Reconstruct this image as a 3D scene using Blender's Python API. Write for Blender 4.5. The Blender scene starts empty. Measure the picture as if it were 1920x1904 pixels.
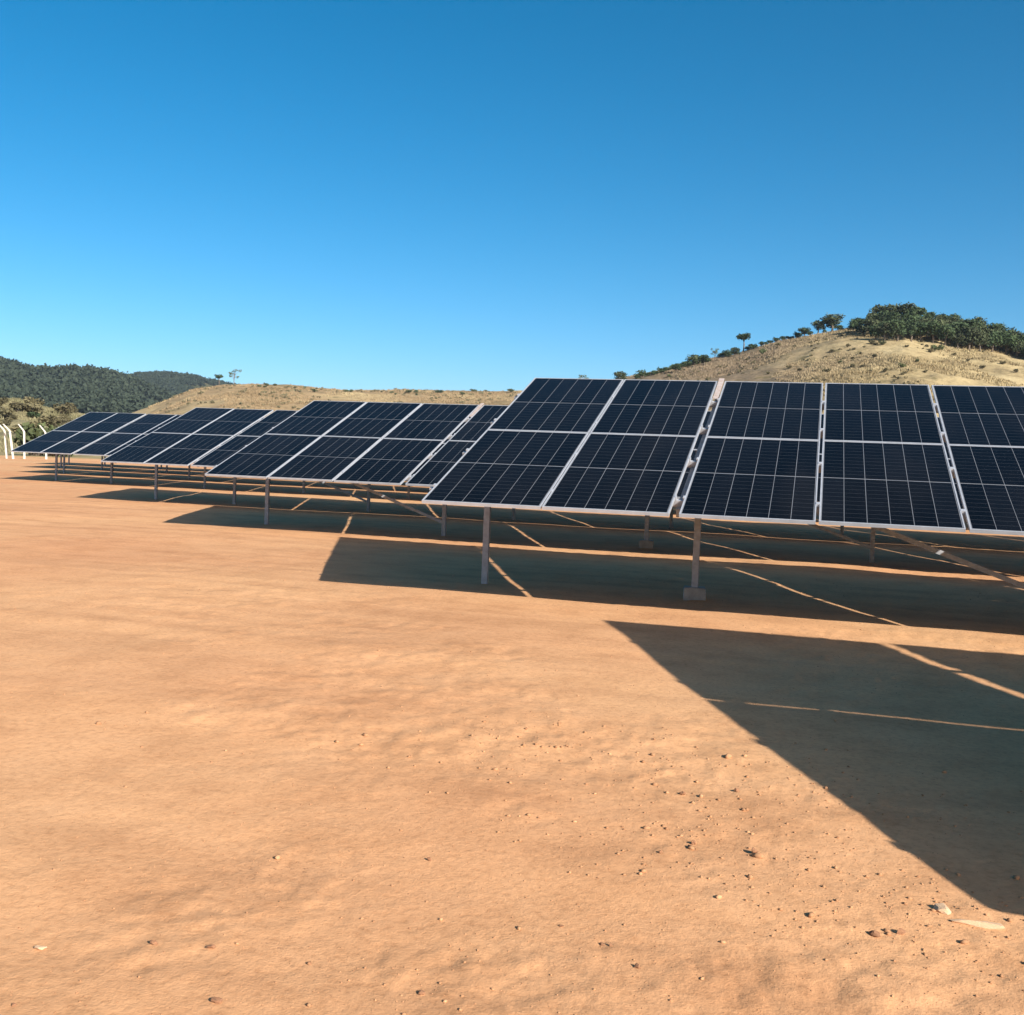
import bpy, math, random
import numpy as np
from mathutils import Vector, Matrix, Euler

random.seed(7)
rng = np.random.default_rng(11)
scene = bpy.context.scene
C = scene.collection
R = math.radians

# ------------------------------------------------------------------ camera
S = 1.303                                   # metres per module width
EYE = 1.2215 * S
PITCH, ROLL, YAW, FPX = -0.0478, 0.0401, 0.2794, 1990.9
fwd = Vector((-math.sin(YAW) * math.cos(PITCH), math.cos(YAW) * math.cos(PITCH), math.sin(PITCH)))
rgt = Vector((math.cos(YAW), math.sin(YAW), 0))
up = rgt.cross(fwd)
cr = rgt * math.cos(ROLL) + up * math.sin(ROLL)
cu = -rgt * math.sin(ROLL) + up * math.cos(ROLL)
cam = bpy.data.cameras.new('camera')
cam.sensor_width = 36.0
cam.lens = FPX / 1920 * 36.0
cam.clip_start = 0.05
cam.clip_end = 12000
camo = bpy.data.objects.new('camera', cam)
m3 = Matrix((cr, cu, -fwd)).transposed()
camo.matrix_world = Matrix.Translation((0, 0, EYE)) @ m3.to_4x4()
C.objects.link(camo)
scene.camera = camo

# ------------------------------------------------------------------ world, sun, exposure
SHX, SHY = -1.6165, 1.1395                  # ground shadow offset per metre of height
sun_vec = Vector((-SHX, -SHY, 1.0)).normalized()
SUN_EL = math.asin(sun_vec.z)
SUN_AZ = math.atan2(sun_vec.x, sun_vec.y)
world = bpy.data.worlds.new('World')
scene.world = world
world.use_nodes = True
wn, wl = world.node_tree.nodes, world.node_tree.links
wn.clear()
sky = wn.new('ShaderNodeTexSky')
sky.sky_type = 'NISHITA'
sky.sun_disc = False
sky.sun_elevation = SUN_EL
sky.sun_rotation = SUN_AZ
sky.altitude = 700
sky.air_density = 0.6
sky.dust_density = 2.2
sky.ozone_density = 1.2
hsv = wn.new('ShaderNodeHueSaturation')
hsv.inputs['Hue'].default_value = 0.484
hsv.inputs['Saturation'].default_value = 1.47
hsv.inputs['Value'].default_value = 1.0
bg = wn.new('ShaderNodeBackground')
bg.inputs['Strength'].default_value = 0.087
wo = wn.new('ShaderNodeOutputWorld')
wl.new(sky.outputs['Color'], hsv.inputs['Color'])
wl.new(hsv.outputs['Color'], bg.inputs['Color'])
wl.new(bg.outputs['Background'], wo.inputs['Surface'])

sun = bpy.data.lights.new('sun', 'SUN')
sun.energy = 4.8
sun.angle = R(0.5)
sun.color = (1.0, 0.965, 0.915)
suno = bpy.data.objects.new('sun', sun)
suno.rotation_euler = (-sun_vec).to_track_quat('-Z', 'Y').to_euler()
suno.location = (30, -20, 40)
C.objects.link(suno)

scene.view_settings.view_transform = 'Standard'
scene.view_settings.look = 'None'
scene.view_settings.gamma = 1.0
scene.view_settings.exposure = 1.0
scene.view_settings.use_curve_mapping = False

# ------------------------------------------------------------------ helpers
def ray(px, py):
    return (fwd * FPX + cr * (px - 960) + cu * (952 - py)).normalized()

def ground_at(px, py, z=0.0):
    d = ray(px, py)
    t = (z - EYE) / d.z
    return Vector((d.x * t, d.y * t, z))

def tag(o, label=None, cat=None, group=None, kind=None):
    if label: o['label'] = label
    if cat: o['category'] = cat
    if group: o['group'] = group
    if kind: o['kind'] = kind
    return o

def link(name, data, parent=None, loc=None, rot=None):
    o = bpy.data.objects.new(name, data)
    C.objects.link(o)
    if parent is not None: o.parent = parent
    if loc is not None: o.location = loc
    if rot is not None: o.rotation_euler = rot
    return o

class MB:
    """collects polygons, builds one mesh"""
    def __init__(s):
        s.v, s.f, s.m = [], [], []
    def add(s, vs, fs, mi=0):
        b = len(s.v)
        s.v += [tuple(v) for v in vs]
        s.f += [tuple(i + b for i in f) for f in fs]
        s.m += [mi] * len(fs)
    def box(s, x0, x1, y0, y1, z0, z1, mi=0):
        s.add([(x0, y0, z0), (x1, y0, z0), (x1, y1, z0), (x0, y1, z0), (x0, y0, z1), (x1, y0, z1), (x1, y1, z1), (x0, y1, z1)],
              [(0, 3, 2, 1), (4, 5, 6, 7), (0, 1, 5, 4), (1, 2, 6, 5), (2, 3, 7, 6), (3, 0, 4, 7)], mi)
    def prism(s, prof, a, b, axis_u, axis_v, mi=0):
        """profile (list of 2D) swept from point a to b"""
        a, b, u, v = Vector(a), Vector(b), Vector(axis_u), Vector(axis_v)
        n = len(prof)
        vs = [a + u * p + v * q for p, q in prof] + [b + u * p + v * q for p, q in prof]
        fs = [(i, (i + 1) % n, n + (i + 1) % n, n + i) for i in range(n)]
        fs += [tuple(range(n - 1, -1, -1)), tuple(range(n, 2 * n))]
        s.add(vs, fs, mi)
    def tube(s, pts, radii, n=8, mi=0):
        ring = []
        vs, fs = [], []
        for i, p in enumerate(pts):
            p = Vector(p)
            d = (Vector(pts[min(i + 1, len(pts) - 1)]) - Vector(pts[max(i - 1, 0)])).normalized()
            a = d.orthogonal().normalized()
            b = d.cross(a)
            for k in range(n):
                t = 2 * math.pi * k / n
                vs.append(p + (a * math.cos(t) + b * math.sin(t)) * radii[i])
        for i in range(len(pts) - 1):
            for k in range(n):
                fs.append((i * n + k, i * n + (k + 1) % n, (i + 1) * n + (k + 1) % n, (i + 1) * n + k))
        fs.append(tuple(range(n - 1, -1, -1)))
        fs.append(tuple((len(pts) - 1) * n + k for k in range(n)))
        s.add(vs, fs, mi)
    def mesh(s, name, mats, smooth=False):
        me = bpy.data.meshes.new(name)
        me.from_pydata(s.v, [], s.f)
        for m in (mats if isinstance(mats, (list, tuple)) else [mats]): me.materials.append(m)
        if any(s.m): me.polygons.foreach_set('material_index', s.m)
        if smooth: me.polygons.foreach_set('use_smooth', [True] * len(s.f))
        me.update()
        return me

def np_mesh(name, verts, faces, mat, smooth=True):
    me = bpy.data.meshes.new(name)
    nv, nf, k = len(verts), len(faces), faces.shape[1]
    me.vertices.add(nv)
    me.vertices.foreach_set('co', np.ascontiguousarray(verts, dtype=np.float32).ravel())
    me.loops.add(nf * k)
    me.loops.foreach_set('vertex_index', np.ascontiguousarray(faces, dtype=np.int32).ravel())
    me.polygons.add(nf)
    me.polygons.foreach_set('loop_start', np.arange(0, nf * k, k, dtype=np.int32))
    me.polygons.foreach_set('loop_total', np.full(nf, k, dtype=np.int32))
    if smooth: me.polygons.foreach_set('use_smooth', np.ones(nf, dtype=bool))
    me.materials.append(mat)
    me.update(calc_edges=True)
    me.validate()
    return me

def vnoise(x, y, seed=0):
    xi, yi = np.floor(x).astype(np.int64), np.floor(y).astype(np.int64)
    xf, yf = x - xi, y - yi
    u, v = xf * xf * xf * (xf * (xf * 6 - 15) + 10), yf * yf * yf * (yf * (yf * 6 - 15) + 10)
    def h(a, b):
        n = (a * 374761393 + b * 668265263 + seed * 1442695041) & 0xFFFFFFFF
        n = ((n ^ (n >> 13)) * 1274126177) & 0xFFFFFFFF
        n = (n ^ (n >> 16)) & 0xFFFFFFFF
        return n / 4294967295.0 * 2 - 1
    return (h(xi, yi) * (1 - u) + h(xi + 1, yi) * u) * (1 - v) + (h(xi, yi + 1) * (1 - u) + h(xi + 1, yi + 1) * u) * v

def fbm(x, y, sc, oct=4, seed=0, gain=0.5):
    a, t = 1.0, 0.0
    f = 1.0 / sc
    for o in range(oct):
        t = t + a * vnoise(x * f + 13.7 * o, y * f - 7.3 * o, seed + o)
        a *= gain; f *= 2.03
    return t

def sstep(a, b, x):
    t = np.clip((x - a) / (b - a), 0, 1)
    return t * t * (3 - 2 * t)

# ------------------------------------------------------------------ materials
def new_mat(name):
    m = bpy.data.materials.new(name)
    m.use_nodes = True
    n, l = m.node_tree.nodes, m.node_tree.links
    return m, n, l, n['Principled BSDF']

def noise(n, l, vec, scale, detail=4, rough=0.55, dist=0.0):
    t = n.new('ShaderNodeTexNoise')
    t.inputs['Scale'].default_value = scale
    t.inputs['Detail'].default_value = detail
    t.inputs['Roughness'].default_value = rough
    t.inputs['Distortion'].default_value = dist
    if vec is not None: l.new(vec, t.inputs['Vector'])
    return t

def ramp(n, l, fac, stops):
    r = n.new('ShaderNodeValToRGB')
    e = r.color_ramp.elements
    while len(e) < len(stops): e.new(0.5)
    for i, (p, c) in enumerate(stops):
        e[i].position = p
        e[i].color = (*c, 1) if len(c) == 3 else c
    l.new(fac, r.inputs['Fac'])
    return r

def mix(n, l, fac, a, b, mode='MIX'):
    x = n.new('ShaderNodeMix')
    x.data_type = 'RGBA'
    x.blend_type = mode
    for sock, v in ((x.inputs['Factor'], fac), (x.inputs['A'], a), (x.inputs['B'], b)):
        if isinstance(v, (int, float)): sock.default_value = v
        elif isinstance(v, tuple): sock.default_value = (*v, 1)
        else: l.new(v, sock)
    return x.outputs['Result']

def scaled(n, l, vec, sc, rot=(0, 0, 0)):
    mp = n.new('ShaderNodeMapping')
    mp.inputs['Scale'].default_value = sc
    mp.inputs['Rotation'].default_value = rot
    l.new(vec, mp.inputs['Vector'])
    return mp.outputs['Vector']

def bump(n, l, height, strength, dist, normal=None):
    b = n.new('ShaderNodeBump')
    b.inputs['Strength'].default_value = strength
    b.inputs['Distance'].default_value = dist
    l.new(height, b.inputs['Height'])
    if normal is not None: l.new(normal, b.inputs['Normal'])
    return b.outputs['Normal']

def simple_noise_mat(name, stops, scale, rough=0.8, metallic=0.0, bstr=0.0, bdist=0.01, obj_rand=0.0, coord='Object', spec=0.3, detail=5):
    m, n, l, p = new_mat(name)
    tc = n.new('ShaderNodeTexCoord')
    t = noise(n, l, tc.outputs[coord], scale, detail)
    col = ramp(n, l, t.outputs['Fac'], stops).outputs['Color']
    if obj_rand:
        oi = n.new('ShaderNodeObjectInfo')
        mr = n.new('ShaderNodeMapRange')
        mr.inputs['To Min'].default_value = 1 - obj_rand
        mr.inputs['To Max'].default_value = 1 + obj_rand
        l.new(oi.outputs['Random'], mr.inputs['Value'])
        vm = n.new('ShaderNodeVectorMath'); vm.operation = 'SCALE'
        l.new(col, vm.inputs[0]); l.new(mr.outputs['Result'], vm.inputs['Scale'])
        col = vm.outputs['Vector']
    l.new(col, p.inputs['Base Color'])
    p.inputs['Roughness'].default_value = rough
    p.inputs['Metallic'].default_value = metallic
    p.inputs['Specular IOR Level'].default_value = spec
    if bstr:
        t2 = noise(n, l, tc.outputs[coord], scale * 3, 4)
        l.new(bump(n, l, t2.outputs['Fac'], bstr, bdist), p.inputs['Normal'])
    return m

def ground_mat():
    m, n, l, p = new_mat('red_soil')
    g = n.new('ShaderNodeNewGeometry')
    pos = g.outputs['Position']
    big = noise(n, l, pos, 0.11, 4, 0.55, 0.3)
    base = ramp(n, l, big.outputs['Fac'], [(0.30, (0.53, 0.256, 0.119)), (0.5, (0.59, 0.314, 0.150)), (0.72, (0.61, 0.358, 0.175))]).outputs['Color']
    # grader and wheel streaks running along the rows
    st = noise(n, l, scaled(n, l, pos, (0.16, 1.5, 1.0), (0, 0, R(-8))), 1.0, 5, 0.6, 0.4)
    base = mix(n, l, 1.0, base, ramp(n, l, st.outputs['Fac'], [(0.32, (0.86, 0.84, 0.83)), (0.5, (1, 1, 1)), (0.7, (1.07, 1.06, 1.04))]).outputs['Color'], 'MULTIPLY')
    mid = noise(n, l, pos, 1.7, 6, 0.65, 0.2)
    base = mix(n, l, 1.0, base, ramp(n, l, mid.outputs['Fac'], [(0.28, (0.82, 0.79, 0.77)), (0.5, (1, 1, 1)), (0.75, (1.06, 1.09, 1.13))]).outputs['Color'], 'MULTIPLY')
    fine = noise(n, l, pos, 28, 6, 0.7)
    base = mix(n, l, 1.0, base, ramp(n, l, fine.outputs['Fac'], [(0.3, (0.80, 0.77, 0.74)), (0.5, (1, 1, 1)), (0.72, (1.09, 1.10, 1.11))]).outputs['Color'], 'MULTIPLY')
    # dark flecks and pale grit gathered in patches
    fl = noise(n, l, pos, 62, 3, 0.6)
    pm = noise(n, l, pos, 0.9, 4, 0.6, 0.5)
    fm = n.new('ShaderNodeMath'); fm.operation = 'MULTIPLY'
    l.new(ramp(n, l, fl.outputs['Fac'], [(0.60, (0, 0, 0)), (0.70, (1, 1, 1))]).outputs['Color'], fm.inputs[0])
    l.new(ramp(n, l, pm.outputs['Fac'], [(0.50, (0, 0, 0)), (0.66, (1, 1, 1))]).outputs['Color'], fm.inputs[1])
    base = mix(n, l, fm.outputs[0], base, (0.30, 0.15, 0.075))
    # beyond the levelled plot: dry pasture
    ln = n.new('ShaderNodeVectorMath'); ln.operation = 'LENGTH'
    l.new(pos, ln.inputs[0])
    wob = noise(n, l, pos, 0.06, 3)
    ad = n.new('ShaderNodeMath'); ad.operation = 'MULTIPLY_ADD'
    l.new(wob.outputs['Fac'], ad.inputs[0]); ad.inputs[1].default_value = 16; l.new(ln.outputs['Value'], ad.inputs[2])
    mr = n.new('ShaderNodeMapRange')
    mr.inputs['From Min'].default_value = 101; mr.inputs['From Max'].default_value = 109
    l.new(ad.outputs[0], mr.inputs['Value'])
    gr = noise(n, l, pos, 0.5, 5)
    grass = ramp(n, l, gr.outputs['Fac'], [(0.3, (0.14, 0.12, 0.05)), (0.55, (0.32, 0.25, 0.12)), (0.75, (0.42, 0.34, 0.18))]).outputs['Color']
    base = mix(n, l, mr.outputs['Result'], base, grass)
    l.new(base, p.inputs['Base Color'])
    p.inputs['Roughness'].default_value = 0.95
    p.inputs['Specular IOR Level'].default_value = 0.12
    n0 = bump(n, l, noise(n, l, pos, 95, 4, 0.65).outputs['Fac'], 0.5, 0.005)
    n1 = bump(n, l, fine.outputs['Fac'], 0.4, 0.010, n0)
    n2 = bump(n, l, noise(n, l, pos, 9, 5, 0.6).outputs['Fac'], 0.25, 0.022, n1)
    l.new(n2, p.inputs['Normal'])
    return m

M = {}
M['soil'] = ground_mat()
M['crumb'] = simple_noise_mat('soil_crumb', [(0.3, (0.24, 0.12, 0.06)), (0.7, (0.50, 0.27, 0.135))], 9, 0.95, bstr=0.4, coord='Object', spec=0.1)
M['stone'] = simple_noise_mat('pale_stone', [(0.3, (0.50, 0.31, 0.175)), (0.7, (0.68, 0.47, 0.29))], 30, 0.9, bstr=0.5, bdist=0.006)
M['clod'] = simple_noise_mat('dark_clod', [(0.3, (0.20, 0.095, 0.05)), (0.7, (0.36, 0.18, 0.09))], 25, 0.95, bstr=0.5, bdist=0.006)
M['alu'] = simple_noise_mat('anodised_aluminium', [(0.3, (0.38, 0.39, 0.41)), (0.7, (0.47, 0.48, 0.50))], 6, 0.45, 0.3, spec=0.5)
M['steel'] = simple_noise_mat('galvanised_steel', [(0.3, (0.27, 0.275, 0.285)), (0.55, (0.36, 0.365, 0.375)), (0.75, (0.44, 0.44, 0.45))], 14, 0.5, 0.2, spec=0.5)
M['rubber'] = simple_noise_mat('black_cable', [(0.3, (0.012, 0.012, 0.012)), (0.7, (0.025, 0.025, 0.025))], 8, 0.6)
M['rust'] = simple_noise_mat('primer_painted_steel', [(0.3, (0.34, 0.24, 0.19)), (0.7, (0.44, 0.39, 0.36))], 20, 0.7, 0.1)
M['concrete'] = simple_noise_mat('footing_concrete', [(0.3, (0.26, 0.24, 0.21)), (0.7, (0.40, 0.37, 0.33))], 12, 0.9, bstr=0.4)
M['whitepost'] = simple_noise_mat('pale_concrete_post', [(0.3, (0.48, 0.44, 0.37)), (0.7, (0.66, 0.62, 0.53))], 5, 0.85, bstr=0.2)

def laminate_mat(name, cell):
    m, n, l, p = new_mat(name)
    tc = n.new('ShaderNodeTexCoord')
    if cell:
        oi = n.new('ShaderNodeObjectInfo')
        dust = noise(n, l, tc.outputs['Object'], 1.6, 5, 0.6)
        col = ramp(n, l, dust.outputs['Fac'], [(0.35, (0.0026, 0.0030, 0.0042)), (0.62, (0.0036, 0.0040, 0.0052)), (0.8, (0.0100, 0.0098, 0.0100))]).outputs['Color']
        rv = n.new('ShaderNodeMapRange'); rv.inputs['To Min'].default_value = 0.65; rv.inputs['To Max'].default_value = 1.4
        l.new(oi.outputs['Random'], rv.inputs['Value'])
        vs = n.new('ShaderNodeVectorMath'); vs.operation = 'SCALE'
        l.new(col, vs.inputs[0]); l.new(rv.outputs['Result'], vs.inputs['Scale'])
        col = vs.outputs['Vector']
        gp = n.new('ShaderNodeNewGeometry')
        dirt = noise(n, l, scaled(n, l, gp.outputs['Position'], (1.1, 0.5, 0.5)), 0.9, 6, 0.62, 0.3)
        col = mix(n, l, ramp(n, l, dirt.outputs['Fac'], [(0.45, (0, 0, 0)), (0.75, (0.035, 0.035, 0.035))]).outputs['Color'], col, (0.15, 0.13, 0.12))
        # half-cell boundaries and fine busbars printed on the wafers
        sp = n.new('ShaderNodeSeparateXYZ'); l.new(tc.outputs['Object'], sp.inputs[0])
        def lines(axis, period, width):
            d = n.new('ShaderNodeMath'); d.operation = 'MULTIPLY'; l.new(sp.outputs[axis], d.inputs[0]); d.inputs[1].default_value = 1 / period
            fr = n.new('ShaderNodeMath'); fr.operation = 'FRACT'; l.new(d.outputs[0], fr.inputs[0])
            lt = n.new('ShaderNodeMath'); lt.operation = 'LESS_THAN'; l.new(fr.outputs[0], lt.inputs[0]); lt.inputs[1].default_value = width
            return lt.outputs[0]
        col = mix(n, l, lines('Y', 0.1035, 0.05), col, (0.034, 0.035, 0.038))
        col = mix(n, l, lines('X', 0.0174, 0.05), col, (0.010, 0.011, 0.012))
    else:
        t = noise(n, l, tc.outputs['Object'], 3, 3)
        col = ramp(n, l, t.outputs['Fac'], [(0.3, (0.15, 0.155, 0.165)), (0.7, (0.20, 0.205, 0.215))]).outputs['Color']
    l.new(col, p.inputs['Base Color'])
    d2 = noise(n, l, tc.outputs['Object'], 2.3, 6, 0.65)
    mr = n.new('ShaderNodeMapRange'); mr.inputs['To Min'].default_value = 0.10; mr.inputs['To Max'].default_value = 0.24
    l.new(d2.outputs['Fac'], mr.inputs['Value']); l.new(mr.outputs['Result'], p.inputs['Roughness'])
    p.inputs['IOR'].default_value = 1.28          # anti-reflective solar glass
    p.inputs['Specular IOR Level'].default_value = 0.14
    return m
M['cell'] = laminate_mat('solar_cell', True)
M['backsheet'] = laminate_mat('laminate_backsheet', False)

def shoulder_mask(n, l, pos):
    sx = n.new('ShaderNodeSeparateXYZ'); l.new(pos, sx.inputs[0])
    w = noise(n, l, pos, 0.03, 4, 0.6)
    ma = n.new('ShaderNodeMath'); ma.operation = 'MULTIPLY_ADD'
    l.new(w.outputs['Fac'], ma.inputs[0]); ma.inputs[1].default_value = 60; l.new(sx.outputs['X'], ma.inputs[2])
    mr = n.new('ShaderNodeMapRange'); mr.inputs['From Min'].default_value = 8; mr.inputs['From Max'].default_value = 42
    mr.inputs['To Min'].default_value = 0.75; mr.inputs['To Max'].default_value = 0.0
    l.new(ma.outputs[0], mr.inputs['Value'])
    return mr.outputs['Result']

def grass_hill_mat(name, cols, sc=0.045, tuft=0.5, dark=(0.10, 0.085, 0.035), bs=0.8, shoulder=None):
    m, n, l, p = new_mat(name)
    g = n.new('ShaderNodeNewGeometry')
    pos = g.outputs['Position']
    a = noise(n, l, pos, sc, 6, 0.62, 0.4)
    col = ramp(n, l, a.outputs['Fac'], cols).outputs['Color']
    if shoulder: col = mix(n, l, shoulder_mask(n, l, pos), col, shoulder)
    b = noise(n, l, pos, tuft, 6, 0.7)
    col = mix(n, l, 1.0, col, ramp(n, l, b.outputs['Fac'], [(0.28, (0.62, 0.6, 0.55)), (0.5, (1, 1, 1)), (0.75, (1.18, 1.17, 1.12))]).outputs['Color'], 'MULTIPLY')
    c = noise(n, l, pos, 0.16, 5, 0.65, 0.6)
    msk = ramp(n, l, c.outputs['Fac'], [(0.56, (0, 0, 0)), (0.68, (0.7, 0.7, 0.7))])
    col = mix(n, l, msk.outputs['Color'], col, dark)
    l.new(col, p.inputs['Base Color'])
    p.inputs['Roughness'].default_value = 1.0
    p.inputs['Specular IOR Level'].default_value = 0.05
    l.new(bump(n, l, b.outputs['Fac'], bs, 0.5), p.inputs['Normal'])
    return m
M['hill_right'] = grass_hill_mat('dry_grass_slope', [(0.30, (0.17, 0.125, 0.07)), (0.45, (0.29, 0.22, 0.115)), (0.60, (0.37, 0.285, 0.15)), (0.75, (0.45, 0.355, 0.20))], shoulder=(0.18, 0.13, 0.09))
M['hill_mid'] = grass_hill_mat('brown_grass_slope', [(0.30, (0.16, 0.125, 0.06)), (0.5, (0.29, 0.20, 0.105)), (0.72, (0.38, 0.29, 0.15))], 0.025, 0.3)
M['hill_wood'] = grass_hill_mat('woodland_floor', [(0.35, (0.05, 0.055, 0.025)), (0.6, (0.09, 0.085, 0.04)), (0.78, (0.24, 0.19, 0.10))], 0.012, 0.2)
M['hill_foot'] = grass_hill_mat('olive_grass_slope', [(0.30, (0.11, 0.105, 0.05)), (0.5, (0.19, 0.165, 0.09)), (0.72, (0.27, 0.23, 0.13))], 0.05, 0.5)
M['bark'] = simple_noise_mat('bark', [(0.3, (0.10, 0.075, 0.055)), (0.7, (0.20, 0.16, 0.12))], 4, 0.95)

def leaf_mat(name, a, b, rnd=0.3):
    m = simple_noise_mat(name, [(0.3, a), (0.7, b)], 0.9, 0.8, obj_rand=rnd, coord='Object', spec=0.2)
    return m
M['leaf'] = leaf_mat('dark_foliage', (0.028, 0.048, 0.020), (0.070, 0.095, 0.040))
M['leaf2'] = leaf_mat('olive_foliage', (0.05, 0.065, 0.025), (0.11, 0.125, 0.05))
M['leaf3'] = leaf_mat('mixed_foliage', (0.040, 0.052, 0.022), (0.085, 0.095, 0.045))
M['leafdry'] = leaf_mat('dry_scrub', (0.075, 0.066, 0.032), (0.15, 0.125, 0.065))
M['leaffar'] = leaf_mat('far_foliage', (0.016, 0.025, 0.015), (0.040, 0.050, 0.029), 0.0)

# ------------------------------------------------------------------ ground: one sheet, fine near the plot, out past the hills
PATCH = [(p.x, p.y, r) for p, r in [(ground_at(*a), b) for a, b in [((995, 1385), .6), ((1340, 1450), .7), ((1300, 1570), .5), ((1420, 1580), .45), ((1660, 1740), .35), ((1135, 1760), .18), ((790, 1850), .2), ((1850, 1800), .4), ((1560, 1480), .6), ((1150, 1410), .5), ((1000, 1860), .35), ((1690, 1745), .2), ((1790, 1700), .2), ((560, 1640), .5), ((700, 1400), .8)]]]
def gz(x, y):
    r = np.hypot(x, y)
    near = 1 - sstep(35, 80, r)
    z = 0.018 * fbm(x, y, 2.3, 2, 3, 0.4) + 0.0035 * fbm(x, y, 0.45, 4, 21) * (0.4 + 0.6 * sstep(-0.2, 0.5, fbm(x, y, 3.1, 2, 5)))
    z = z + 0.006 * fbm(x, y, 0.12, 3, 40) * sstep(-0.05, 0.5, fbm(x, y, 1.5, 3, 50))
    m = 0.0
    for px, py, pr in PATCH:
        m = np.maximum(m, np.exp(-((x - px) ** 2 + (y - py) ** 2) / (pr * pr)))
    z = z + m * 0.005 * np.maximum(fbm(x, y, 0.09, 3, 60), -0.3)
    return z * near - 0.02
def gz1(x, y):
    return float(gz(np.array([float(x)]), np.array([float(y)]))[0])

az_f = np.arange(-58, 30.001, 0.17)
az_c = np.arange(30, 302.001, 4.0)[1:-1]
az = np.radians(np.concatenate([az_f, az_c]))
rad = [0.7]
while rad[-1] < 60: rad.append(rad[-1] * 1.0065)
while rad[-1] < 2700: rad.append(rad[-1] * 1.06)
rad = np.array(rad)
A, RR = np.meshgrid(az, rad)
gx, gy = RR * np.sin(A), RR * np.cos(A)
gv = np.stack([gx, gy, gz(gx, gy)], -1).reshape(-1, 3)
na, nr = len(az), len(rad)
ii, jj = np.meshgrid(np.arange(nr - 1), np.arange(na), indexing='ij')
q = np.stack([ii * na + jj, ii * na + (jj + 1) % na, (ii + 1) * na + (jj + 1) % na, (ii + 1) * na + jj], -1).reshape(-1, 4)[:, ::-1]
# centre cap (one small ring closed by degenerate-free quads towards the middle point)
gv = np.concatenate([gv, [[0, 0, -0.02]]])
ctr = len(gv) - 1
cap = [(ctr, (j + 2) % na if j + 2 <= na else 0, j + 1, j) for j in range(0, na - 1, 2)]
q = np.concatenate([q, np.array(cap)])
gme = np_mesh('ground', gv, q, M['soil'])
tag(link('ground', gme), kind='structure')

# ------------------------------------------------------------------ hills
class Hill:
    def __init__(s, name, mat, sky, r0, Rr, back, pw, amp, nsc, seed, step=0.12, nr=150):
        az, te = [], []
        for px, py in sky:
            d = ray(px, py)
            az.append(math.atan2(d.x, d.y)); te.append(d.z / math.hypot(d.x, d.y))
        s.az, s.te = np.array(az), np.array(te)
        s.r0, s.R, s.back, s.pw, s.amp, s.nsc, s.seed = r0, Rr, back, pw, amp, nsc, seed
        a = np.arange(s.az[0], s.az[-1], R(step))
        t = np.concatenate([np.linspace(0, 1, nr), 1 + np.linspace(0, 1, nr // 3)[1:]])
        rr = np.where(t <= 1, r0 + (Rr - r0) * t, Rr + back * (t - 1))
        AA, TT = np.meshgrid(a, rr)
        x, y = TT * np.sin(AA), TT * np.cos(AA)
        z = s.h(x, y)
        v = np.stack([x, y, z], -1).reshape(-1, 3)
        n = len(a)
        i, j = np.meshgrid(np.arange(len(rr) - 1), np.arange(n - 1), indexing='ij')
        f = np.stack([i * n + j, i * n + j + 1, (i + 1) * n + j + 1, (i + 1) * n + j], -1).reshape(-1, 4)[:, ::-1]
        s.obj = tag(link(name, np_mesh(name, v, f, mat)), kind='structure')
    def h(s, x, y):
        r = np.hypot(x, y); a = np.arctan2(x, y)
        te = np.interp(a, s.az, s.te)
        H = EYE + s.R * te
        t = np.clip((r - s.r0) / (s.R - s.r0), 0, 1)
        b = np.clip((r - s.R) / s.back, 0, 1)
        z = np.where(r <= s.R, H * t ** s.pw, H * (1 - b * b * (3 - 2 * b)))
        edge = np.minimum(sstep(s.az[0], s.az[0] + 0.06, a), 1 - sstep(s.az[-1] - 0.06, s.az[-1], a))
        z = z + s.amp * fbm(x, y, s.nsc, 5, s.seed) * np.clip(t * 3, 0, 1) * (1 - 0.6 * t ** 6)
        return z * edge - 1.5 * (1 - np.clip(t * 8, 0, 1)) - 1.5 * b
    def h1(s, x, y):
        return float(s.h(np.array([x]), np.array([y]))[0])
    def hit(s, px, py):
        """where the sight line through a picture point meets this slope"""
        d = ray(px, py); k = math.hypot(d.x, d.y)
        rs = np.linspace(s.r0, s.R + s.back * 0.5, 900)
        x, y = rs * d.x / k, rs * d.y / k
        z = s.h(x, y); zz = EYE + rs * d.z / k
        w = np.nonzero(z >= zz)[0]
        i = w[0] if len(w) else int(np.argmax((z - EYE) / rs))
        return Vector((x[i], y[i], z[i]))

hill_right = Hill('grassy_hill', M['hill_right'],
    [(700, 850), (900, 790), (1050, 745), (1180, 709), (1250, 694), (1300, 680), (1380, 662), (1460, 638), (1530, 624), (1590, 614), (1650, 608), (1700, 604), (1760, 614), (1850, 634), (1920, 655), (2100, 700), (2400, 760), (2800, 850), (3200, 940)],
    120, 330, 220, 1.15, 1.6, 26, 100)
hill_mid = Hill('brown_hill', M['hill_mid'],
    [(-500, 810), (0, 815), (180, 800), (300, 757), (360, 733), (420, 722), (480, 721), (540, 722), (600, 730), (700, 735), (830, 734), (950, 732), (1100, 730), (1300, 730), (1700, 760), (2300, 880)],
    250, 560, 300, 1.2, 2.0, 50, 140)
hill_foot = Hill('low_grassy_rise', M['hill_foot'],
    [(-1500, 740), (-900, 730), (-500, 738), (-200, 742), (0, 751), (30, 748), (60, 755), (100, 767), (140, 775), (200, 787), (300, 810), (420, 835)],
    112, 230, 160, 1.1, 1.2, 18, 180)
hill_wood = Hill('wooded_hill', M['hill_wood'],
    [(-1700, 790), (-1200, 740), (-700, 690), (-400, 672), (-150, 680), (0, 690), (60, 706), (100, 706), (140, 701), (200, 708), (235, 718), (265, 732), (300, 748), (340, 762), (400, 785), (520, 815), (640, 850)],
    600, 1050, 500, 1.1, 5, 120, 220)
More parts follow.
